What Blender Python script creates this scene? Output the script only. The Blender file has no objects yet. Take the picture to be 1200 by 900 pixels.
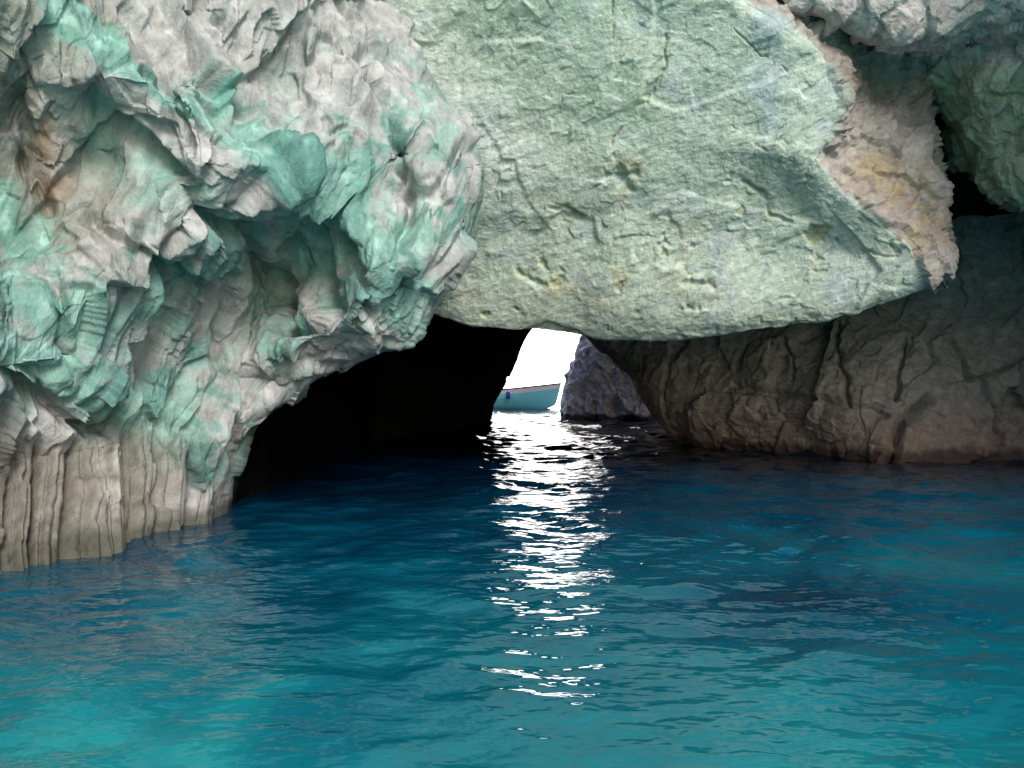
import bpy, math, numpy as np
from mathutils import Vector
np.random.seed(7)
F=933.0; EYE=2.0
# ------------------------------------------------------------------ noise
def hsh(ix,iy,iz,s):
    n=(ix.astype(np.int64)*374761393+iy.astype(np.int64)*668265263+iz.astype(np.int64)*1440662683+s*1013904223)&0xffffffff
    n=n.astype(np.uint32)
    n^=n>>np.uint32(15); n*=np.uint32(2246822519); n^=n>>np.uint32(13); n*=np.uint32(3266489917); n^=n>>np.uint32(16)
    return n
def perlin(p,seed=0):
    pi=np.floor(p).astype(np.int64); f=(p-pi).astype(np.float32)
    w=f*f*f*(f*(f*6-15)+10)
    out=np.zeros(len(p),np.float32)
    for a in (0,1):
        for b in (0,1):
            for c in (0,1):
                n=hsh(pi[:,0]+a,pi[:,1]+b,pi[:,2]+c,seed)
                gx=(n&np.uint32(1023)).astype(np.float32)/511.5-1
                gy=((n>>np.uint32(10))&np.uint32(1023)).astype(np.float32)/511.5-1
                gz=((n>>np.uint32(20))&np.uint32(1023)).astype(np.float32)/511.5-1
                d=gx*(f[:,0]-a)+gy*(f[:,1]-b)+gz*(f[:,2]-c)
                ww=(w[:,0] if a else 1-w[:,0])*(w[:,1] if b else 1-w[:,1])*(w[:,2] if c else 1-w[:,2])
                out+=d*ww
    return out*1.3
def fbm(p,octs=4,seed=0,gain=.5,ridge=False):
    o=np.zeros(len(p),np.float32);a=1.;t=0
    for i in range(octs):
        n=perlin(p*(2.03**i)+i*7.3,seed+i)
        if ridge: n=1-2*np.abs(n)*1.3
        o+=a*n;t+=a;a*=gain
    return o/t
def facets(p,seed=0,tilt=.5,off=.5):
    """broken-rock facets: every Voronoi cell is its own tilted plane"""
    pi=np.floor(p).astype(np.int64)
    N=len(p);best=np.full(N,1e9,np.float32);sec=np.full(N,1e9,np.float32)
    h=np.zeros(N,np.float32)
    for a in (-1,0,1):
        for b in (-1,0,1):
            for c in (-1,0,1):
                ix=pi[:,0]+a;iy=pi[:,1]+b;iz=pi[:,2]+c
                n=hsh(ix,iy,iz,seed);m=hsh(ix,iy,iz,seed+91)
                v=np.empty((N,3),np.float32)
                v[:,0]=p[:,0]-ix-(n&np.uint32(1023)).astype(np.float32)/1023
                v[:,1]=p[:,1]-iy-((n>>np.uint32(10))&np.uint32(1023)).astype(np.float32)/1023
                v[:,2]=p[:,2]-iz-((n>>np.uint32(20))&np.uint32(1023)).astype(np.float32)/1023
                d=(v*v).sum(1)
                k=((m&np.uint32(1023)).astype(np.float32)/511.5-1)*v[:,0]+(((m>>np.uint32(10))&np.uint32(1023)).astype(np.float32)/511.5-1)*v[:,1]+(((m>>np.uint32(20))&np.uint32(1023)).astype(np.float32)/511.5-1)*v[:,2]
                o=((m>>np.uint32(7))&np.uint32(1023)).astype(np.float32)/511.5-1
                cl=d<best
                sec=np.where(cl,best,np.minimum(sec,d))
                h=np.where(cl,k*tilt+o*off,h); best=np.where(cl,d,best)
    e=np.sqrt(sec)-np.sqrt(best)
    return h,e
def rot(p,ax,deg):
    a=math.radians(deg);c,s=math.cos(a),math.sin(a);q=p.copy()
    i,j={'x':(1,2),'y':(0,2),'z':(0,1)}[ax]
    q[:,i]=c*p[:,i]-s*p[:,j];q[:,j]=s*p[:,i]+c*p[:,j];return q
def sstep(x,a,b):
    t=np.clip((x-a)/(b-a),0,1);return t*t*(3-2*t)
def segd(px,py,pts):
    d=np.full(len(px),1e9)
    for (x1,y1),(x2,y2) in zip(pts[:-1],pts[1:]):
        dx,dy=x2-x1,y2-y1;L=dx*dx+dy*dy+1e-9
        t=np.clip(((px-x1)*dx+(py-y1)*dy)/L,0,1)
        d=np.minimum(d,np.hypot(px-x1-t*dx,py-y1-t*dy))
    return d
def blur(D,shape,r):
    """weather the facet edges a little"""
    A=D.reshape(shape).astype(np.float64)
    for ax in (0,1):
        P=np.pad(A,[(r,r) if i==ax else (0,0) for i in (0,1)],mode='edge')
        n=A.shape[ax];A=sum(np.take(P,np.arange(k,k+n),axis=ax)*(r+1-abs(k-r)) for k in range(2*r+1))/((r+1)**2)
    return A.ravel()
# ------------------------------------------------------------------ sheets
def image_to_world(px,py,d): return ((px-600)/F*d,d,EYE+(450-py)/F*d,px,py)  # image pixels and a chosen depth turned into world coordinates
def cr(P,t):
    n=P.shape[0];i=np.clip(np.floor(t).astype(int),0,n-2);f=(t-i)[:,None,None]
    g=lambda k:P[np.clip(k,0,n-1)]
    a,b,c,d=g(i-1),g(i),g(i+1),g(i+2)
    sm=.5*((2*b)+(c-a)*f+(2*a-5*b+4*c-d)*f*f+(3*b-a-3*c+d)*f**3)
    ln=b*(1-f)+c*f
    return .45*sm+.55*ln
def params(segs):
    t=[0.]
    for i,n in enumerate(segs): t+=list(i+(np.arange(n)+1)/n)
    return np.array(t)
def sheet(ctrl,rs,cs):
    P=np.array(ctrl,float);tr,tc=params(rs),params(cs)
    A=cr(P,tr);B=cr(A.transpose(1,0,2),tc).transpose(1,0,2)
    U,V=np.meshgrid(tc,tr);return B,U,V
def normals(G):
    du=np.gradient(G,axis=1);dv=np.gradient(G,axis=0)
    n=np.cross(dv,du);n/=np.linalg.norm(n,axis=2,keepdims=True)+1e-9
    return n
def make_mesh(name,G,col=None,mat=None,smooth=True,alpha=None):
    R,C=G.shape[:2];me=bpy.data.meshes.new(name)
    co=G[...,:3].reshape(-1,3).astype(np.float32)
    idx=np.arange(R*C).reshape(R,C)
    q=np.stack([idx[:-1,:-1],idx[1:,:-1],idx[1:,1:],idx[:-1,1:]],-1).reshape(-1,4)
    me.vertices.add(R*C);me.vertices.foreach_set("co",co.ravel())
    me.loops.add(q.size);me.loops.foreach_set("vertex_index",q.ravel().astype(np.int32))
    me.polygons.add(len(q));me.polygons.foreach_set("loop_start",(np.arange(len(q))*4).astype(np.int32))
    me.update(calc_edges=True)
    me.polygons.foreach_set("use_smooth",np.full(len(q),smooth))
    if col is not None:
        ca=me.color_attributes.new(name="rock_tint",type='FLOAT_COLOR',domain='POINT')
        c4=np.ones((R*C,4),np.float32);c4[:,:3]=np.clip(col,0,1)
        if alpha is not None: c4[:,3]=alpha
        ca.data.foreach_set("color",c4.ravel())
    ob=bpy.data.objects.new(name,me);bpy.context.scene.collection.objects.link(ob)
    if mat: me.materials.append(mat)
    return ob
# ------------------------------------------------------------------ materials
def N(nt,t,**k):
    n=nt.nodes.new(t)
    for a,b in k.items(): setattr(n,a,b)
    return n
def rock_mat(name,bump=.5,scale=1.,rough=.85,streak=(1,1,1),ang=0,spec=.3,lo=.72,hi=1.22):
    m=bpy.data.materials.new(name);m.use_nodes=True;nt=m.node_tree;b=nt.nodes['Principled BSDF'];L=nt.links.new
    at=N(nt,'ShaderNodeAttribute',attribute_name='rock_tint')
    tc=N(nt,'ShaderNodeTexCoord');mp=N(nt,'ShaderNodeMapping',vector_type='TEXTURE');L(tc.outputs['Object'],mp.inputs[0]);mp.inputs['Scale'].default_value=streak
    mp.inputs['Rotation'].default_value=(.1,ang,.1)
    n1=N(nt,'ShaderNodeTexNoise');n1.inputs['Scale'].default_value=6*scale;n1.inputs['Detail'].default_value=5;n1.inputs['Roughness'].default_value=.68
    L(mp.outputs[0],n1.inputs['Vector'])
    r=N(nt,'ShaderNodeMapRange');r.inputs[1].default_value=.3;r.inputs[2].default_value=.7;r.inputs[3].default_value=lo;r.inputs[4].default_value=hi;L(n1.outputs[0],r.inputs[0])
    vm=N(nt,'ShaderNodeVectorMath',operation='SCALE');L(at.outputs['Color'],vm.inputs[0]);L(r.outputs[0],vm.inputs['Scale'])
    L(vm.outputs[0],b.inputs['Base Color'])
    bp=N(nt,'ShaderNodeBump');bp.inputs['Strength'].default_value=bump;bp.inputs['Distance'].default_value=.16/scale;L(n1.outputs[0],bp.inputs['Height']);L(bp.outputs[0],b.inputs['Normal'])
    b.inputs['Roughness'].default_value=rough
    sm=N(nt,'ShaderNodeMath',operation='MULTIPLY');sm.inputs[1].default_value=spec;L(at.outputs['Alpha'],sm.inputs[0]);L(sm.outputs[0],b.inputs['Specular IOR Level'])
    return m
M_left=rock_mat("limestone_left",.42,1,.8,(1,1,1.6),.3,.3,.66,1.22);M_slab=rock_mat("limestone_slab",.55,1.2,.65,(1.4,1,.8),-.6,.4,.72,1.2)
M_back=rock_mat("limestone_back",.5,.8,.75,(1.2,1,.8),.4,.3,.62,1.25);M_dark=rock_mat("cave_rock",.4,.6,.95,(1,1,1),0,.02)
def mix(c,new,m):
    m=np.asarray(m)[:,None];return c*(1-m)+np.array(new)*m
def flat(B): return B[...,:3].reshape(-1,3).astype(np.float64),B[...,3].ravel(),B[...,4].ravel()
# ================= LEFT WALL
def S(*a): return image_to_world(*a)
def row(l): return [S(*t) for t in l]
L=[row([(-500,-350,5),(-200,-350,6.5),(0,-350,8),(110,-350,8.7),(220,-350,9.5),(310,-350,10.3),(380,-350,11.2),(430,-350,12.5),(440,-350,15),(430,-350,30)]),
row([(-500,-100,5),(-200,-100,6.5),(0,-100,8),(110,-100,8.7),(220,-100,9.6),(310,-100,10.4),(380,-100,11.3),(435,-100,12.6),(445,-100,15),(430,-100,30)]),
row([(-500,0,5),(-200,0,6.6),(0,0,8.0),(110,10,8.8),(215,20,9.9),(310,10,10.3),(385,5,11.6),(436,0,12.9),(440,0,15.5),(435,0,30)]),
row([(-500,90,5),(-200,90,6.7),(0,90,8.7),(110,90,8.7),(220,90,9.2),(320,90,10.7),(425,90,10.9),(496,88,12.8),(500,90,15.5),(495,90,30)]),
row([(-500,190,5),(-200,190,6.7),(0,190,9.0),(115,190,9.6),(235,190,9.1),(345,195,10.0),(450,190,11.5),(564,190,11.9),(560,195,15.5),(540,190,30)]),
row([(-500,290,5),(-200,290,6.6),(0,290,9.0),(110,290,9.3),(225,285,9.6),(340,285,11.8),(440,290,10.7),(547,290,12.0),(545,290,15.5),(530,290,30)]),
row([(-500,370,5),(-200,365,6.6),(0,360,8.5),(100,355,9.0),(205,350,10.5),(325,345,12.5),(420,350,10.8),(508,350,12.0),(506,345,15.5),(500,345,30)]),
row([(-500,460,5),(-200,450,6.6),(0,430,8.3),(90,425,9.1),(185,415,10.9),(290,400,12.1),(400,393,11.2),(480,402,12.2),(475,385,15.5),(490,385,30)]),
row([(-500,560,5),(-200,520,6.6),(0,480,8.7),(85,475,9.8),(170,465,10.8),(260,445,11.7),(325,432,12.3),(390,417,12.8),(400,400,16),(470,400,30)]),
row([(-500,650,5),(-200,600,6.6),(0,540,9.1),(80,530,9.9),(155,520,10.7),(225,505,11.4),(262,500,11.8),(288,498,12.2),(320,480,15.5),(455,450,30)]),
row([(-500,740,5),(-200,680,6.6),(0,600,8.9),(70,590,9.5),(140,580,10.2),(200,570,11.1),(235,562,11.7),(262,558,12.1),(312,540,15.5),(455,490,30)]),
row([(-500,823,5),(-200,733,6.6),(0,668,8.56),(70,655,9.1),(140,637,9.98),(195,620,10.98),(228,612,11.5),(252,606,11.96),(315,570,15.5),(455,512,30)]),
row([(-500,1050,5),(-200,900,6.6),(0,800,8.5),(70,770,9.1),(140,740,10),(195,710,11),(228,700,11.5),(250,690,12),(315,640,15.5),(455,560,30)])]
def topback(r): return [(x*1.1,42.0,z+2.5,a,-600) for x,y,z,a,b in r]
L=[topback(L[0])]+L
B,U,V=sheet(L,[10,20,26,56,64,64,54,54,46,50,50,46,14],[14,56,84,84,88,84,84,36,24])
sh=B.shape[:2]
p,px,py=flat(B);nr=normals(B[...,:3]).reshape(-1,3)
wp=p+np.stack([fbm(p*.8,3,11),fbm(p*.8,3,12),fbm(p*.8,3,13)],1)*.14
q=rot(rot(wp,'y',22),'z',20);q2=rot(wp,'y',8)
h1,e1=facets(q*np.array([1.0,1.0,.42])*.62,5,.75,.25)
h2,e2=facets(q*np.array([1.1,1.1,.38])*1.35+3,6,.85,.25)
h3,e3=facets(q*np.array([1.2,1.2,.38])*3.0+9,8,.8,.35)
h4,e4=facets(q*np.array([1.2,1.2,.5])*7+9,18,.7,.4)
fl=fbm(q2*np.array([1.5,1.5,.25])*1.3,3,21,ridge=True)
n0=fbm(p*.7,3,49)
shards=sstep(n0,-.2,.2)
crack=0*px
wx=px+fbm(p*1.2,3,33)*30;wy=py+fbm(p*1.2,3,34)*30
for pts,w,dp in [([(100,130),(190,200),(300,290),(350,380)],12,.40),([(365,290),(380,360)],9,.35),([(110,260),(200,330)],10,.3),([(420,20),(440,90),(470,170)],7,.32),([(0,440),(120,510)],9,.28),([(260,330),(250,440),(220,500)],11,.3),([(470,210),(480,290)],6,.28),([(260,30),(300,140)],8,.28),([(60,330),(90,430)],8,.25),([(150,10),(200,80)],8,.25),([(20,120),(50,240)],8,.2),([(400,230),(430,380)],7,.22)]:
    crack=crack+dp*np.exp(-(segd(wx,wy,pts)/w)**2)
D=blur(.28*fbm(p*.45,3,1)+.46*h1-crack,sh,2)+blur(.30*h2,sh,1)+.115*h3*(.3+.9*shards)+.032*h4*(.25+.9*shards)+.09*fl*shards
foot=sstep(py+18*fbm(p*1.5,2,30),500,545)*(px<268)
# column-like ribs eroded into the foot of the wall
pc=px+10*fbm(p*1.3,3,31)+ (py-600)*.06
col=np.abs(np.sin(pc*math.pi/36.))*.7+.3*np.abs(np.sin(pc*math.pi/13.+1))
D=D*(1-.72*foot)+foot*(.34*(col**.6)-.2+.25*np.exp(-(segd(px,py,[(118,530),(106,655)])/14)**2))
U1=U.ravel();V1=V.ravel()
ret=sstep(U1,7.0,7.6);D*=1-.5*ret
edge=np.exp(-((U1-7)/.5)**2);D=D*(1-.35*edge)
G3=(p+nr*D[:,None]).reshape(B.shape[0],B.shape[1],3)
n1=fbm(p*1.5,4,41);n2=fbm(p*4,4,45);n3=fbm(p*.6,3,49);n4=fbm(q2*np.array([2,2,.5])*1.6,4,46)
c=np.tile(np.array([.42,.41,.40]),(len(p),1))
c=mix(c,(.60,.595,.58),sstep(n2+.5*h3,-.1,.35)*.75)
c=mix(c,(.25,.24,.225),sstep(n4,.05,.4)*.6)
c=mix(c,(.22,.235,.18),sstep(n3+.5*n1+(.50-px/500)*(1-sstep(py,330,400)),.1,.5)*.65)
c=mix(c,(.32,.42,.38),sstep(n1-.2*n2,-.05,.4)*.5)
g=np.zeros(len(p))
for pts,w,s in [([(70,0),(130,60),(220,110),(300,165),(370,235)],24,1.1),([(250,120),(340,200),(370,250)],38,.9),([(370,220),(355,300)],40,1.0),
 ([(400,200),(420,270),(470,350)],46,.9),([(430,300),(545,255)],36,.75),([(400,340),(480,385)],42,.75),([(0,340),(110,380)],44,.95),([(0,410),(80,440),(200,500)],46,.95),([(170,350),(300,290)],42,.7),
 ([(0,240),(40,300)],44,.8),([(180,480),(245,550)],36,.65),([(80,140),(150,190),(300,260)],36,.5),([(470,160),(500,120)],34,.55),([(220,400),(250,520)],60,.55),([(300,330),(340,400)],45,.55),([(60,480),(130,520)],30,.5),([(480,120),(550,220)],26,.45)]:
    g=np.maximum(g,s*np.exp(-(segd(px+n1*34,py+n2*30,pts)/w)**2))
g=g+n1*.5+n2*.75+.3*n4
c=mix(c,(.18,.41,.34),sstep(g,.1,.95)*.86)  # green mineral tinge, with light off the water painted in as well
c=mix(c,(.44,.65,.58),sstep(g+n2*.8-.4*h3,.8,1.3)*.65)
c=mix(c,(.09,.25,.22),sstep(h2+n2-.3*n4,.15,.55)*sstep(g,.25,.7)*.6)
c=mix(c,(.28,.14,.07),np.exp(-(segd(px,py,[(45,120),(60,215)])/26)**2)*sstep(n1,-.4,.3)*.85)
c=mix(c,(.21,.185,.15),sstep(py+n1*50,480,540)*(1-sstep(px+py*.15,240,330))*.85)
c=mix(c,(.48,.46,.41),np.exp(-(segd(px+n2*8,py,[(118,530),(106,655)])/12)**2)*.8)
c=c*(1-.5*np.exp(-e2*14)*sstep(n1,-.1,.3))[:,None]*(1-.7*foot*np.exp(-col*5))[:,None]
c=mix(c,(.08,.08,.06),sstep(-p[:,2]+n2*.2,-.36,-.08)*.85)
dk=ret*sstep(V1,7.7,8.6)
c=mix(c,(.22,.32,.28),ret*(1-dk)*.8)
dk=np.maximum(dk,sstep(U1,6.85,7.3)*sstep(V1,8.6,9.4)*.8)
c=mix(c,(.005,.005,.006),dk)  # cave shade painted as near-black colour on the wall's inner return
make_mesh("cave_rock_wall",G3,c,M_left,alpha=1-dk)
# ================= SLAB
T=[row([(380,-350,14),(480,-350,13.6),(600,-350,13),(720,-350,12.6),(800,-350,12.5),(860,-350,12.6),(980,-350,13.2),(1110,-350,13.2),(1130,-350,16),(1120,-350,21)]),
row([(400,-100,14.8),(500,-100,14.3),(620,-100,13.6),(740,-100,13.2),(820,-100,13.1),(860,-100,13.2),(980,-100,13.9),(1110,-100,13.6),(1120,-100,16),(1110,-100,21)]),
row([(420,0,15.2),(515,0,14.7),(630,0,14.1),(750,0,13.7),(830,0,13.5),(875,0,13.5),(990,0,14.6),(1105,0,14.2),(1110,0,17),(1100,0,21)]),
row([(430,60,15.5),(535,60,15.0),(660,60,14.4),(780,60,14.0),(890,60,13.8),(962,62,13.7),(1020,60,15.0),(1098,60,15.4),(1100,60,17.5),(1090,60,21)]),
row([(440,120,15.8),(560,120,15.2),(680,120,14.7),(800,120,14.3),(910,120,14.0),(985,115,13.9),(1030,120,15.1),(1092,125,15.4),(1090,125,17.5),(1080,125,21)]),
row([(460,180,16.2),(570,180,15.6),(690,180,15.1),(800,180,14.7),(890,180,14.3),(955,185,14.1),(1020,180,14.9),(1095,180,14.9),(1085,175,17.5),(1075,175,21)]),
row([(470,240,16.6),(580,240,16.0),(700,240,15.5),(820,240,15.1),(930,240,14.7),(1005,245,14.3),(1060,235,14.5),(1108,232,14.9),(1095,230,17.5),(1075,230,21)]),
row([(470,290,17),(580,300,16.5),(710,305,16),(830,300,15.5),(960,290,14.9),(1066,292,14.2),(1092,285,14.4),(1114,280,14.8),(1100,280,17.5),(1080,270,21)]),
row([(470,357,17.5),(560,382,17.2),(690,395,16.8),(810,394,16.2),(960,378,15.2),(1084,336,14.4),(1102,328,14.4),(1118,316,14.6),(1100,300,17.5),(1080,290,21)]),
row([(470,335,19),(560,356,19.5),(690,370,20),(810,372,20),(960,355,19.3),(1078,312,18),(1092,306,17.5),(1104,298,17),(1095,290,18),(1080,280,21)]),
row([(470,320,26),(560,340,26),(690,350,26),(810,345,26),(930,330,26),(1040,300,24),(1085,290,22),(1090,285,22),(1085,280,22),(1080,270,22)])]
T=[topback(T[0])]+T
B,U,V=sheet(T,[10,20,24,48,48,48,48,46,66,26,16],[50,94,94,94,94,54,54,26,16])
sh=B.shape[:2]
p,px,py=flat(B);nr=normals(B[...,:3]).reshape(-1,3);u=U.ravel();v=V.ravel()
wp=p+np.stack([fbm(p*.8,3,61),fbm(p*.8,3,62),fbm(p*.8,3,63)],1)*.18
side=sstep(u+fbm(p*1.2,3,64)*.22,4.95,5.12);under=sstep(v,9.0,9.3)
q=rot(wp,'y',-32)
h1,e1=facets(q*np.array([.35,.8,.7])*.6,65,.4,.16)
h2,e2=facets(q*np.array([.4,1,.9])*1.6+3,66,.5,.2)
h3,e3=facets(q*np.array([1,1,1.2])*2.0+5,67,.5,.4)
h4,e4=facets(q*np.array([.6,1,1.1])*4.6+5,68,.6,.3)
h5,_=facets(q*np.array([.6,1,1.2])*10+5,69,.6,.3)
calm=sstep(fbm(p*.5,3,59),-.25,.25)
D=.30*fbm(p*.35,3,60)+blur(.13*h1+.07*h2*(.5+calm),sh,2)+.032*h4*(.3+calm)+.012*h5+.05*fbm(q*np.array([.5,1,1.1])*2.2,4,58)
D+=side*(blur(.30*facets(q*.8,70,.5,.4)[0]+.08*fbm(p*2,4,71,ridge=True)-.08,sh,1)+.24*h3+.05*facets(q*5,77,.6,.4)[0])
wx=px+fbm(p*2.2,4,72)*18;wy=py+fbm(p*2.2,4,73)*18
brk=sstep(fbm(p*2.3,3,74),-.12,.15)
ol=np.zeros(len(p))
for pts,w,dp in [([(790,20),(775,85),(745,130),(718,170),(716,200)],1.5,.07),([(722,195),(735,225)],7,.10),([(705,205),(745,203)],5,.08),([(650,245),(672,255)],5,.10),([(875,215),(900,235)],4,.09),
  ([(905,250),(930,262)],3,.08),([(610,318),(635,332)],4,.08),([(805,330),(835,335)],4,.07),([(700,310),(730,330)],1.6,.05),([(930,325),(975,312)],1.6,.05),
  ([(860,150),(945,205)],1.3,.04),([(1010,295),(1050,300)],2,.05),([(850,30),(960,110)],1.2,.04),([(715,0),(722,60)],1.2,.04)]:
    d=segd(wx,wy,pts);D-=dp*np.exp(-(d/w)**2)*(brk if w<2 else 1);ol=np.maximum(ol,np.exp(-(d/(w*2.4+3))**2)*min(1,dp*8)*(.15+.85*brk))
pit=sstep(fbm(p*2.4,3,75)+.3*fbm(p*.6,2,76),.30,.45)*sstep(py,150,230)*(1-side);D-=.05*pit
G3=(p+nr*(D*(1-.3*under))[:,None]).reshape(B.shape[0],B.shape[1],3)
n1=fbm(p*.9,4,81);n2=fbm(q*np.array([.6,1,1.5])*3,5,82);n3=fbm(p*.45,3,83);n4=fbm(q*np.array([.5,1,1.8])*1.4,5,84)
c=np.tile(np.array([.50,.59,.49]),(len(p),1))
c=mix(c,(.42,.51,.55),sstep(n1,0.02,.35)*.7)
c=mix(c,(.41,.55,.41),sstep(n3,0.05,.4)*.5)
c=mix(c,(.72,.75,.70),sstep(n2+.3*n1,.05,.4)*.6)
c=mix(c,(.31,.41,.40),sstep(n4,.08,.4)*.5)
c=mix(c,(.74,.77,.74),np.exp(-(segd(px,py,[(470,20),(530,110),(600,190)])/42)**2)*.55)  # soft glow painted into the colour of the slab's upper left
c=mix(c,(.50,.485,.29),np.exp(-(segd(px,py,[(560,345),(690,350),(800,330)])/38)**2)*sstep(n1+n2,-.3,.4)*.5)
c=mix(c,(.49,.48,.25),sstep(fbm(p*1.3,4,85),.2,.45)*sstep(py,150,230)*.45)
c=mix(c,(.32,.31,.10),np.clip(np.maximum(ol,pit*.8),0,1)*sstep(n2,-.4,.2)*.75)
c=mix(c,(.28,.40,.36),np.exp(-(segd(px,py,[(520,330),(590,240)])/24)**2)*.4)
sc=np.tile(np.array([.39,.345,.32]),(len(p),1))
sc=mix(sc,(.54,.50,.48),sstep(n2,0,.35)*.7);sc=mix(sc,(.46,.33,.15),np.exp(-(segd(px,py,[(1030,200),(1080,260)])/35)**2)*sstep(n1+n2,-.3,.3)*.7)
sc=mix(sc,(.13,.10,.08),np.exp(-(segd(px,py,[(1000,90),(1080,110)])/40)**2)*.6)
c=c*(1-side[:,None])+sc*side[:,None]
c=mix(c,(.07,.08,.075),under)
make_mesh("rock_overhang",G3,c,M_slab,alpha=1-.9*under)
# ================= UPPER RIGHT ROCK
UR=[row([(960,-350,13.2),(1060,-350,13),(1110,-350,12.9),(1160,-350,12.7),(1210,-350,12.5),(1300,-350,11.6),(1450,-350,10.5),(1700,-350,8.5)]),
row([(930,-100,13.3),(1060,-100,13.3),(1110,-100,13.2),(1160,-100,13.1),(1210,-100,12.9),(1300,-100,12),(1450,-100,10.8),(1700,-100,9)]),
row([(900,-5,13.7),(1060,10,13.5),(1110,0,13.5),(1160,-10,13.4),(1210,-10,13.2),(1300,0,12.4),(1450,0,11.2),(1700,0,9)]),
row([(920,5,14.0),(1060,46,13.8),(1110,40,13.8),(1160,18,13.7),(1210,14,13.5),(1300,20,12.7),(1450,20,11.4),(1700,20,9.2)]),
row([(930,0,15.6),(1060,55,15.0),(1110,60,15.1),(1160,42,14.6),(1210,40,14.2),(1300,40,13.4),(1450,40,12),(1700,40,10)]),
row([(1000,60,17.5),(1065,90,16.5),(1108,100,15.5),(1160,95,14.6),(1210,90,14.2),(1300,90,13.4),(1450,90,12),(1700,90,10)]),
row([(1020,140,18.5),(1075,140,18.5),(1120,150,16.2),(1165,165,15.1),(1210,170,14.6),(1300,180,13.8),(1450,180,12.5),(1700,180,10)]),
row([(1040,180,19.5),(1090,190,19.5),(1126,198,16.8),(1165,230,15.7),(1210,250,15.1),(1300,285,14.2),(1450,300,12.8),(1700,300,10)]),
row([(1040,180,22),(1090,180,22),(1128,185,21.5),(1165,212,21),(1210,228,20.5),(1300,245,19),(1450,250,17),(1700,250,14)])]
UR=[topback(UR[0])]+UR
B,U,V=sheet(UR,[10,16,20,24,26,34,46,46,26],[60,46,56,56,46,30,20])
p,px,py=flat(B);nr=normals(B[...,:3]).reshape(-1,3)
wp=p+np.stack([fbm(p*.9,3,91),fbm(p*.9,3,92),fbm(p*.9,3,93)],1)*.15
q=rot(wp,'y',20)
D=blur(.2*fbm(p*.6,3,90)+.36*facets(q*np.array([1,1,.6])*.8,94,.6,.3)[0],B.shape[:2],1)+.20*facets(q*np.array([1,1,.6])*2.0,95,.6,.35)[0]+.07*facets(q*np.array([1,1,.6])*5,96,.6,.4)[0]
G3=(p+nr*D[:,None]).reshape(B.shape[0],B.shape[1],3)
n1=fbm(p*1.2,4,97);n2=fbm(p*4,4,98)
c=np.tile(np.array([.54,.49,.475]),(len(p),1));c=mix(c,(.28,.25,.24),sstep(n2,0,.35)*.65)
gm=sstep(py+n1*30,60,90)
c=c*(1-gm[:,None])+mix(mix(np.tile(np.array([.36,.40,.30]),(len(p),1)),(.54,.54,.49),sstep(n1,0,.4)*.7),(.50,.44,.18),sstep(n2+n1,.1,.5)*.6)*gm[:,None]
make_mesh("rock_overhang.001",G3,c,M_back)
# ================= RIGHT BACK WALL
DW=[row([(700,150,36),(640,150,30),(760,150,26),(880,150,24),(1000,150,22.5),(1090,150,21.6),(1130,150,21.2),(1200,150,20.6),(1350,150,17.5),(1600,150,13.5)]),
row([(720,300,36),(650,330,30),(770,330,26.5),(880,320,24.5),(1000,310,22.8),(1090,300,21.2),(1140,300,20.6),(1200,290,20),(1350,300,17),(1600,300,13)]),
row([(735,400,36),(688,394,28.5),(780,385,26.0),(890,380,23.8),(1000,370,22.3),(1090,360,21.2),(1140,355,20.8),(1200,350,20.2),(1350,350,17),(1600,360,13)]),
row([(760,440,36),(734,438,27.5),(810,435,25.0),(900,430,23.0),(1000,425,21.5),(1080,415,20.9),(1140,415,20.8),(1200,410,20.3),(1350,410,17),(1600,430,13)]),
row([(785,480,36),(764,484,26.6),(830,482,24.2),(910,485,22.5),(1000,485,21.0),(1070,480,20.5),(1140,480,20.8),(1200,480,20.6),(1350,490,17),(1600,520,13.2)]),
row([(800,502,36),(797,521,26.3),(850,526,24.55),(915,531,23.0),(990,537,21.4),(1045,542,20.3),(1120,541,20.5),(1200,541,20.5),(1350,560,17),(1600,590,13.3)]),
row([(800,530,36),(800,560,26.3),(850,570,24.5),(915,575,23),(990,585,21.4),(1045,590,20.3),(1120,590,20.5),(1200,590,20.5),(1350,620,17),(1600,680,13.3)])]
B,U,V=sheet(DW,[26,44,54,60,56,12],[14,70,70,70,66,50,50,24,16])
p,px,py=flat(B);nr=normals(B[...,:3]).reshape(-1,3)
wp=p+np.stack([fbm(p*.6,3,101),fbm(p*.6,3,102),fbm(p*.6,3,103)],1)*.2
q=rot(wp,'y',30)
h1,e1=facets(q*np.array([.7,.7,.45])*.6,104,.6,.25)
D=blur(.35*fbm(p*.3,3,100)+.44*h1,B.shape[:2],1)+.18*facets(q*np.array([1,1,.55])*1.3,105,.7,.25)[0]+.07*facets(q*np.array([1,1,.55])*3.2,106,.7,.35)[0]
D+=.08*fbm(rot(wp,'y',-12)*np.array([.25,.25,1.3])*1.0,3,107,ridge=True)
wx=px+fbm(p*1.2,3,108)*16;wy=py+fbm(p*1.2,3,109)*8
for pts,w,dp in [([(985,380),(995,480)],2,.3),([(1040,545),(1052,500),(1085,470)],5,.6),([(1060,400),(1050,470)],2,.3),([(920,400),(925,440)],2,.2),([(860,450),(960,470),(1040,490)],4,.2),([(1120,400),(1180,520)],3,.25)]:
    D-=dp*np.exp(-(segd(wx,wy,pts)/w)**2)
D*=1-.6*np.exp(-((U.ravel()-1)/.25)**2)
G3=(p+nr*D[:,None]).reshape(B.shape[0],B.shape[1],3)
n1=fbm(p*.8,4,111);n2=fbm(p*2.6,5,112)
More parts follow.
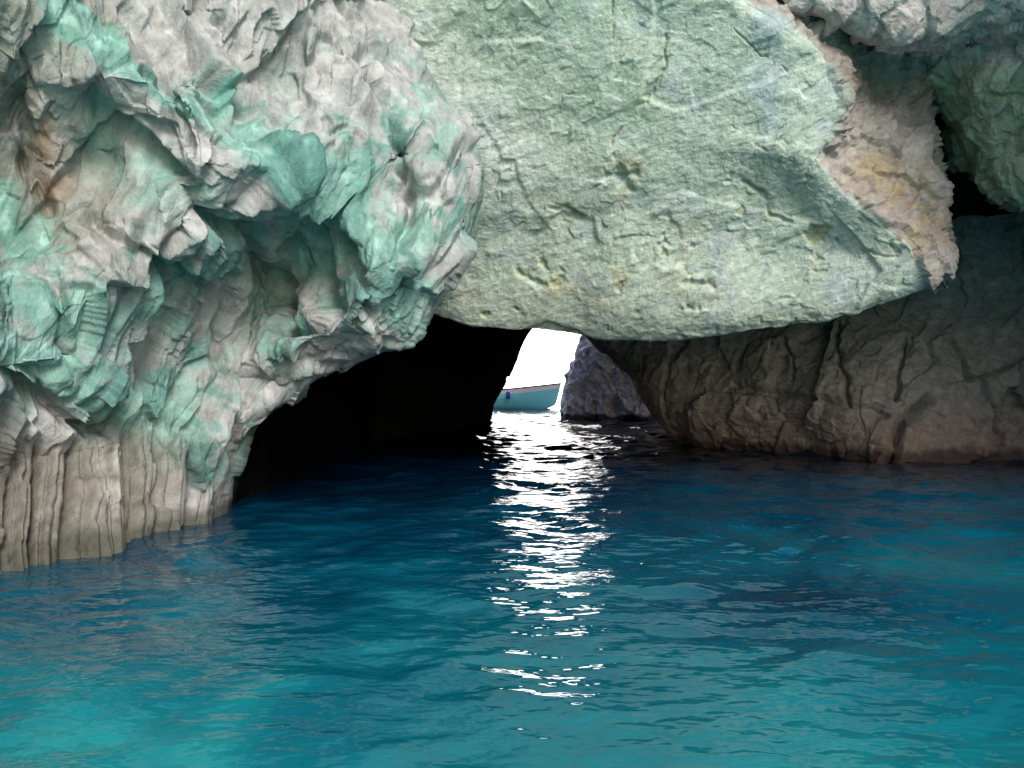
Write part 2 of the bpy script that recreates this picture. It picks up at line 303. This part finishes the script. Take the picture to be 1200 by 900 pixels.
c=np.tile(np.array([.44,.415,.375]),(len(p),1));c=mix(c,(.62,.59,.54),sstep(n2+n1*.4,0,.35)*.7);c=mix(c,(.28,.30,.23),sstep(n1,.05,.4)*.6)
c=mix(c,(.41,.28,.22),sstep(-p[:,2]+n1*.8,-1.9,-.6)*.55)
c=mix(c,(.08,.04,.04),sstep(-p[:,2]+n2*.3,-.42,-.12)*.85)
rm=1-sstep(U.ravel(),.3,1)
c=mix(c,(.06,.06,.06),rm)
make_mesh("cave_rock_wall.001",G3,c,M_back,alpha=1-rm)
# ================= CAVE INTERIOR (roof and left side of the tunnel)
prof={16:[(-6.2,-1.2),(-6.3,1.5),(-6,4.4),(-3,6.4),(2,7.4),(8,8.0),(16,8.5),(24,8.5)],
19:[(-5.6,-1.2),(-5.7,1.5),(-5.2,4.2),(-3,5.4),(2,5.8),(8,6.2),(16,6.6),(24,6.6)],
25:[(-5,-1.2),(-5,1.5),(-4.4,3.6),(-2.4,4.9),(2,5.2),(8,6),(16,6.5),(24,6.5)],
32:[(-4,-1.2),(-3.8,1.2),(-3,2.8),(-1.2,4.4),(1,5.2),(6,5.8),(16,6.5),(24,6.5)],
37:[(-2.3,-1.2),(-2.1,.8),(-1.4,2.2),(-.2,4.0),(1.4,5.3),(6,6),(16,6.5),(24,6.5)],
40:[(-1.4,-1.2),(-.85,.9),(-.25,2.0),(.15,3.1),(.9,4.9),(3.,6.2),(14,7),(24,7)],
42:[(-3,-1.2),(-2.8,1),(-2.4,3),(-1,5),(0,7),(3,9),(12,9),(24,9)]}
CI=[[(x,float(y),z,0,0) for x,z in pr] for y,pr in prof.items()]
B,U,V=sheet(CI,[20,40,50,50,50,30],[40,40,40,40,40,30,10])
p,px,py=flat(B);nr=normals(B[...,:3]).reshape(-1,3)
fade=np.exp(-((p[:,1]-40)/2.)**2)
D=(.3*fbm(p*.5,3,120)+.35*facets(p*.7,121,.5,.3)[0]+.15*facets(p*1.8,122,.5,.4)[0])*(1-.5*fade)
G3=(p+nr*D[:,None]).reshape(B.shape[0],B.shape[1],3)
c=np.tile(np.array([.012,.012,.013]),(len(p),1))  # darkness of the unlit tunnel put into the rock colour
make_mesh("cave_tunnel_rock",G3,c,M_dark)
# ================= FAR OUTCROP
FR=[row([(760,200,58),(715,200,49),(760,200,46),(820,200,44),(900,200,43),(1000,200,42)]),
row([(750,330,58),(700,330,48),(740,330,45.5),(800,330,44),(880,330,43),(980,330,42)]),
row([(720,400,58),(678,400,47),(715,400,44.8),(770,400,43.5),(850,400,43),(950,400,42)]),
row([(705,440,58),(663,442,46.5),(705,440,44.4),(760,440,43.3),(830,440,43),(930,440,42)]),
row([(700,470,58),(658,470,46.2),(700,470,44.2),(750,470,43.2),(820,470,42.8),(900,470,42)]),
row([(700,482,58),(657,491,46),(700,492.5,44),(750,493.5,43),(810,494,42.6),(900,494,42)]),
row([(700,510,58),(657,520,46),(700,520,44),(750,520,43),(810,520,42.6),(900,520,42)])]
B,U,V=sheet(FR,[10,30,40,40,30,8],[16,80,80,40,10])
p,px,py=flat(B);nr=normals(B[...,:3]).reshape(-1,3)
q=rot(p,'y',-38)
D=blur(.5*facets(q*np.array([.9,.9,.4])*1.0,130,.6,.4)[0]+.32*facets(q*np.array([1,1,.35])*2.2,131,.6,.4)[0]+.3*fbm(q*np.array([1.5,1.5,.4]),4,132,ridge=True),B.shape[:2],1)-.2
D*=1-.5*np.exp(-((U.ravel()-1)/.25)**2)
G3=(p+nr*D[:,None]).reshape(B.shape[0],B.shape[1],3)
n2=fbm(p*2,4,133)
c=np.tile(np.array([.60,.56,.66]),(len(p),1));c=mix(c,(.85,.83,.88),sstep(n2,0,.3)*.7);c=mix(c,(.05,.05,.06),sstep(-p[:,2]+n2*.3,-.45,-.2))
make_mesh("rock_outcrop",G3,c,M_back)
# ================= WATER
def axis(parts):
    o=[parts[0][0]]
    for a,b,n in parts: o+=list(a+(b-a)*(np.arange(n)+1)/n)
    return np.array(o)
xs=axis([(-3000,-300,4),(-300,-40,10),(-40,-14,26),(-14,14,430),(14,40,26),(40,300,10),(300,3000,4)])
ys=axis([(-400,-30,6),(-30,1,16),(1,16,330),(16,30,170),(30,52,160),(52,90,60),(90,300,30),(300,4000,8)])
X,Y=np.meshgrid(xs,ys);Z=np.zeros_like(X)
fd=np.exp(-np.maximum(np.abs(X)-14,0)/6)*np.exp(-np.maximum(Y-60,0)/30)*np.exp(-np.maximum(1-Y,0)/3)
P3=np.stack([X.ravel()*.16,Y.ravel()*.16,0*X.ravel()],1)
warp=fbm(P3*2,3,140).reshape(X.shape)*1.6;warp2=fbm(P3*2+9,3,141).reshape(X.shape)*1.6
amp=.95+1.3*fbm(P3*4.2+4,3,142).reshape(X.shape)
rs=np.random.RandomState(11)
for i in range(64):
    lam=.34*(8.5**rs.rand());th=rs.normal(0,.95)-.15;k=2*math.pi/lam
    sl=.0225*(1.0 if lam<1.7 else .65)
    w=sl/k*np.sin(k*(math.cos(th)*(Y+warp2)+math.sin(th)*(X+warp))+rs.rand()*6.28)
    Z+=w*(1 if lam>.6 else np.clip(1.3-np.maximum(Y-12,0)*.06,0.0,1))
near=.62+.38*sstep(Y,6.,10.)+.8*sstep(Y,14,28)
Z*=fd*amp*near
WG=np.stack([X,Y,Z],-1)
m=bpy.data.materials.new("sea_water");m.use_nodes=True;nt=m.node_tree;b=nt.nodes['Principled BSDF'];Lk=nt.links.new
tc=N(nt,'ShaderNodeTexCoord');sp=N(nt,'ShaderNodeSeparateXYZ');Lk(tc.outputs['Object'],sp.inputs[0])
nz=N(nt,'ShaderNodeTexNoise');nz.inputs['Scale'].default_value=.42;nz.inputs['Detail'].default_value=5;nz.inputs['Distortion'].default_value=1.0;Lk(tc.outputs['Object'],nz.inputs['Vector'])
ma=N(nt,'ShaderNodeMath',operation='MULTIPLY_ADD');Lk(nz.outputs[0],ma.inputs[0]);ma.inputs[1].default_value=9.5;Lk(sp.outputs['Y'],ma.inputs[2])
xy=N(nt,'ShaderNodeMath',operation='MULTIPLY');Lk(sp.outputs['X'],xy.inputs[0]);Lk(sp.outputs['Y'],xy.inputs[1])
mx=N(nt,'ShaderNodeMath',operation='MULTIPLY_ADD');Lk(xy.outputs[0],mx.inputs[0]);mx.inputs[1].default_value=-.024;Lk(ma.outputs[0],mx.inputs[2])  # rock shadow painted into the water colour, darker towards the left
# water is darker over a submerged rock
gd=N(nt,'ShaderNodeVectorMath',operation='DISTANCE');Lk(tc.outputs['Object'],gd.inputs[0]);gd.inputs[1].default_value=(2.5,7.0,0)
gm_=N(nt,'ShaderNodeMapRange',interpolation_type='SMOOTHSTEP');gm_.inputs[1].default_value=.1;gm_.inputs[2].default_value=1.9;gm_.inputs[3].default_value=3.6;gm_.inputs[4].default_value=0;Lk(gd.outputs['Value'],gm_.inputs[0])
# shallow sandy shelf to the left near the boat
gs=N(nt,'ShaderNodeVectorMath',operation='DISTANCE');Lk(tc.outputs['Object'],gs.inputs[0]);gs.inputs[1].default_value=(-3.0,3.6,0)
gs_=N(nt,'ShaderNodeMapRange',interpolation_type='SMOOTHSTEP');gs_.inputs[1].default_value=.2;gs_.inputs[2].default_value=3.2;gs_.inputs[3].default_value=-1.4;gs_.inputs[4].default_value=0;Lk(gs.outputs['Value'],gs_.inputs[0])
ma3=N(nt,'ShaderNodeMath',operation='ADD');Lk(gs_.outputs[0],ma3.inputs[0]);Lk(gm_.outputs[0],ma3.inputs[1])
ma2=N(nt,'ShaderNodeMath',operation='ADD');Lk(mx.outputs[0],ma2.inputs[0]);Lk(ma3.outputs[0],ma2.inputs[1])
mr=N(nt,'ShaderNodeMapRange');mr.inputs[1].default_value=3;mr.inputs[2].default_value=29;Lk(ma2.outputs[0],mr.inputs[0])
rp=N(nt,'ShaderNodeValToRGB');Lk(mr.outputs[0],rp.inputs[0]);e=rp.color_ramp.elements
e[0].position=0;e[0].color=(.10,.62,.52,1);e[1].position=1;e[1].color=(.0005,.003,.010,1)  # bright turquoise end lies out of view, added to bounce light onto the rock
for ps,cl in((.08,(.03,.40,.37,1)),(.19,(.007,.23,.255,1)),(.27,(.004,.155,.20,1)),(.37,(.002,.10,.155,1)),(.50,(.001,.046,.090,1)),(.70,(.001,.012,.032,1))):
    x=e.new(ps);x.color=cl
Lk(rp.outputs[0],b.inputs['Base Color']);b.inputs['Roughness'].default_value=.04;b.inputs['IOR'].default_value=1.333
mp=N(nt,'ShaderNodeMapping');mp.inputs['Scale'].default_value=(1,1.5,1);Lk(tc.outputs['Object'],mp.inputs[0])
b1=N(nt,'ShaderNodeTexNoise');b1.inputs['Scale'].default_value=3.0;b1.inputs['Detail'].default_value=2.5;b1.inputs['Roughness'].default_value=.45;Lk(mp.outputs[0],b1.inputs['Vector'])
bp=N(nt,'ShaderNodeBump');bp.inputs['Strength'].default_value=.6;bp.inputs['Distance'].default_value=.06;Lk(b1.outputs[0],bp.inputs['Height']);Lk(bp.outputs[0],b.inputs['Normal'])
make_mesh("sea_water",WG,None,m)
# ================= BOAT
def pm(name,col,r=.4):
    m=bpy.data.materials.new(name);m.use_nodes=True;nt=m.node_tree;b=nt.nodes['Principled BSDF']
    n=N(nt,'ShaderNodeTexNoise');n.inputs['Scale'].default_value=4;n.inputs['Detail'].default_value=3
    r_=N(nt,'ShaderNodeMapRange');r_.inputs[3].default_value=.8;r_.inputs[4].default_value=1.1;nt.links.new(n.outputs[0],r_.inputs[0])
    v=N(nt,'ShaderNodeVectorMath',operation='SCALE');v.inputs[0].default_value=col;nt.links.new(r_.outputs[0],v.inputs['Scale']);nt.links.new(v.outputs[0],b.inputs['Base Color']);b.inputs['Roughness'].default_value=r
    return m
boat=bpy.data.objects.new("tour_boat",None);bpy.context.scene.collection.objects.link(boat)
mh=pm("hull_cyan_paint",(.24,.80,.88));mw=pm("white_paint",(.85,.85,.83));mwood=pm("varnished_wood",(.25,.14,.07));mb=pm("blue_vinyl",(.02,.05,.4))
nS,nK=40,14;HL=9.5
def hullpt(s,k,off=0):
    x=-HL/2+s*HL;bw=1.35*(1-max(0,(s-.45)/.55)**2.2)*(.86+.14*min(1,s/.25))+.02
    zk=-.35+.5*max(0,(s-.8)/.2)**2;zs=1.25+.65*max(0,(s-.2)/.8)**1.8
    a=k/(nK-1);y=bw*(math.sin(a*math.pi/2)**.7)+off;z=zk+(zs-zk)*(1-math.cos(a*math.pi/2))**.85
    rake=.55*(s**6)*a
    return (x+rake,y,z)
def grid(name,pts,mat):
    ob=make_mesh(name,np.array(pts,float),None,mat);ob.parent=boat;return ob
for sg,nm in((1,"far"),(-1,"near")):
    K0=11
    grid("hull_"+nm,[[ (x,sg*y,z) for x,y,z in (hullpt(s/nS,k) for k in range(0,K0+1))] for s in range(nS+1)],mh)
    grid("sheer_strake_"+nm,[[ (x,sg*y,z) for x,y,z in (hullpt(s/nS,k,.015) for k in range(K0,nK))] for s in range(nS+1)],mw)
    R=[]
    for s in range(nS+1):
        x,y,z=hullpt(s/nS,nK-1);R.append([(x,sg*(y+.07*math.cos(t)),z+.06*math.sin(t)) for t in np.linspace(0,2*math.pi,9)])
    grid("rub_rail_"+nm,R,mwood)
grid("deck",[[(hullpt(s/nS,nK-1)[0]-.02,hullpt(s/nS,nK-1)[1]*t,hullpt(s/nS,nK-1)[2]-(.12 if s/nS>.68 else .7)) for t in np.linspace(-.97,.97,5)] for s in range(nS+1)],mw)
grid("transom",[[(hullpt(0,k)[0],hullpt(0,k)[1]*t,hullpt(0,k)[2]) for t in np.linspace(-1,1,5)] for k in range(nK)],mw)
def tube(name,a,b_,r,mat,r2=None):
    a=np.array(a,float);b_=np.array(b_,float);d=b_-a;d/=np.linalg.norm(d);t=np.cross(d,(0.3,1,.2));t/=np.linalg.norm(t);w=np.cross(d,t)
    prof=[(0,0),(0,1),(.06,1),(.94,1),(1,1),(1,0)] if r2 is None else [(0,0),(.03,.6),(.12,1),(.88,1),(.97,.6),(1,0)]
    L=np.linalg.norm(b_-a)
    grid(name,[[tuple(a+d*L*s+(t*math.cos(q)+w*math.sin(q))*r*rr) for q in np.linspace(0,2*math.pi,13)] for s,rr in prof],mat)
for i,x in enumerate((-1.5,-.3,.9)):
    tube(f"bench_{i}",(x,-1.1,1.0),(x,1.1,1.0),.12,mwood)
for i,x in enumerate((-1.9,1.2)):
    s=(x+HL/2)/HL;y=-hullpt(s,nK-1)[1]-.18;z=hullpt(s,nK-1)[2]
    tube(f"fender_{i}",(x,y,z-.8),(x,y,z-.2),.16,mb,1);tube(f"fender_rope_{i}",(x,y,z-.25),(x,y+.12,z+.05),.015,mw)
for i,(x) in enumerate((2.4,3.2,4.0,4.7)):
    s=(x+HL/2)/HL;
    for sg in(-1,1):
        y=sg*hullpt(s,nK-1)[1]*.93;z=hullpt(s,nK-1)[2];tube(f"stanchion_{i}_{sg+1}",(x,y,z-.05),(x,y,z+.5),.02,mw)
for sg in(-1,1):
    pt=[(x,sg*hullpt((x+HL/2)/HL,nK-1)[1]*.93,hullpt((x+HL/2)/HL,nK-1)[2]+.5) for x in(2.4,3.2,4.0,4.7)]
    for i in range(3): tube(f"bow_rail_{i}_{sg+1}",pt[i],pt[i+1],.02,mw)
boat.location=(-1.35,64,.15);boat.rotation_euler=(0,0,math.radians(-6))
# ================= CAMERA, LIGHT
sc=bpy.context.scene
cam=bpy.data.cameras.new("camera");cam.lens=28;cam.sensor_width=36;cam.clip_end=6000;co=bpy.data.objects.new("camera",cam);co.location=(0,0,EYE);co.rotation_euler=(math.radians(90),0,0)
sc.collection.objects.link(co);sc.camera=co
el=math.radians(32);az=math.radians(156)
sd=Vector((math.sin(az)*math.cos(el),math.cos(az)*math.cos(el),math.sin(el)))
sl=bpy.data.lights.new("sun",'SUN');sl.energy=2.8;sl.angle=math.radians(18);sl.color=(1,.985,.95)
so=bpy.data.objects.new("sun",sl);so.rotation_euler=sd.to_track_quat('Z','Y').to_euler();sc.collection.objects.link(so)
w=bpy.data.worlds.new("World");sc.world=w;w.use_nodes=True;nt=w.node_tree;bg=nt.nodes['Background'];out=nt.nodes['World Output']
sk=N(nt,'ShaderNodeTexSky',sky_type='NISHITA');sk.sun_disc=False;sk.sun_elevation=el;sk.sun_rotation=az;sk.dust_density=2
nt.links.new(sk.outputs[0],bg.inputs[0]);bg.inputs[1].default_value=.15
# glow added to the sky beyond the cave, whitening the opening and the glitter
tc=N(nt,'ShaderNodeTexCoord');dt=N(nt,'ShaderNodeVectorMath',operation='DOT_PRODUCT');nt.links.new(tc.outputs['Generated'],dt.inputs[0]);dt.inputs[1].default_value=(0,.995,.1)
mr=N(nt,'ShaderNodeMapRange',interpolation_type='SMOOTHSTEP');mr.inputs[1].default_value=.45;mr.inputs[2].default_value=1;mr.inputs[3].default_value=0;mr.inputs[4].default_value=6;nt.links.new(dt.outputs['Value'],mr.inputs[0])
b2=N(nt,'ShaderNodeBackground');b2.inputs[0].default_value=(1,.94,.88,1);nt.links.new(mr.outputs[0],b2.inputs[1])
ad=N(nt,'ShaderNodeAddShader');nt.links.new(bg.outputs[0],ad.inputs[0]);nt.links.new(b2.outputs[0],ad.inputs[1]);nt.links.new(ad.outputs[0],out.inputs[0])
sc.view_settings.view_transform='Standard';sc.view_settings.look='None';sc.view_settings.exposure=0
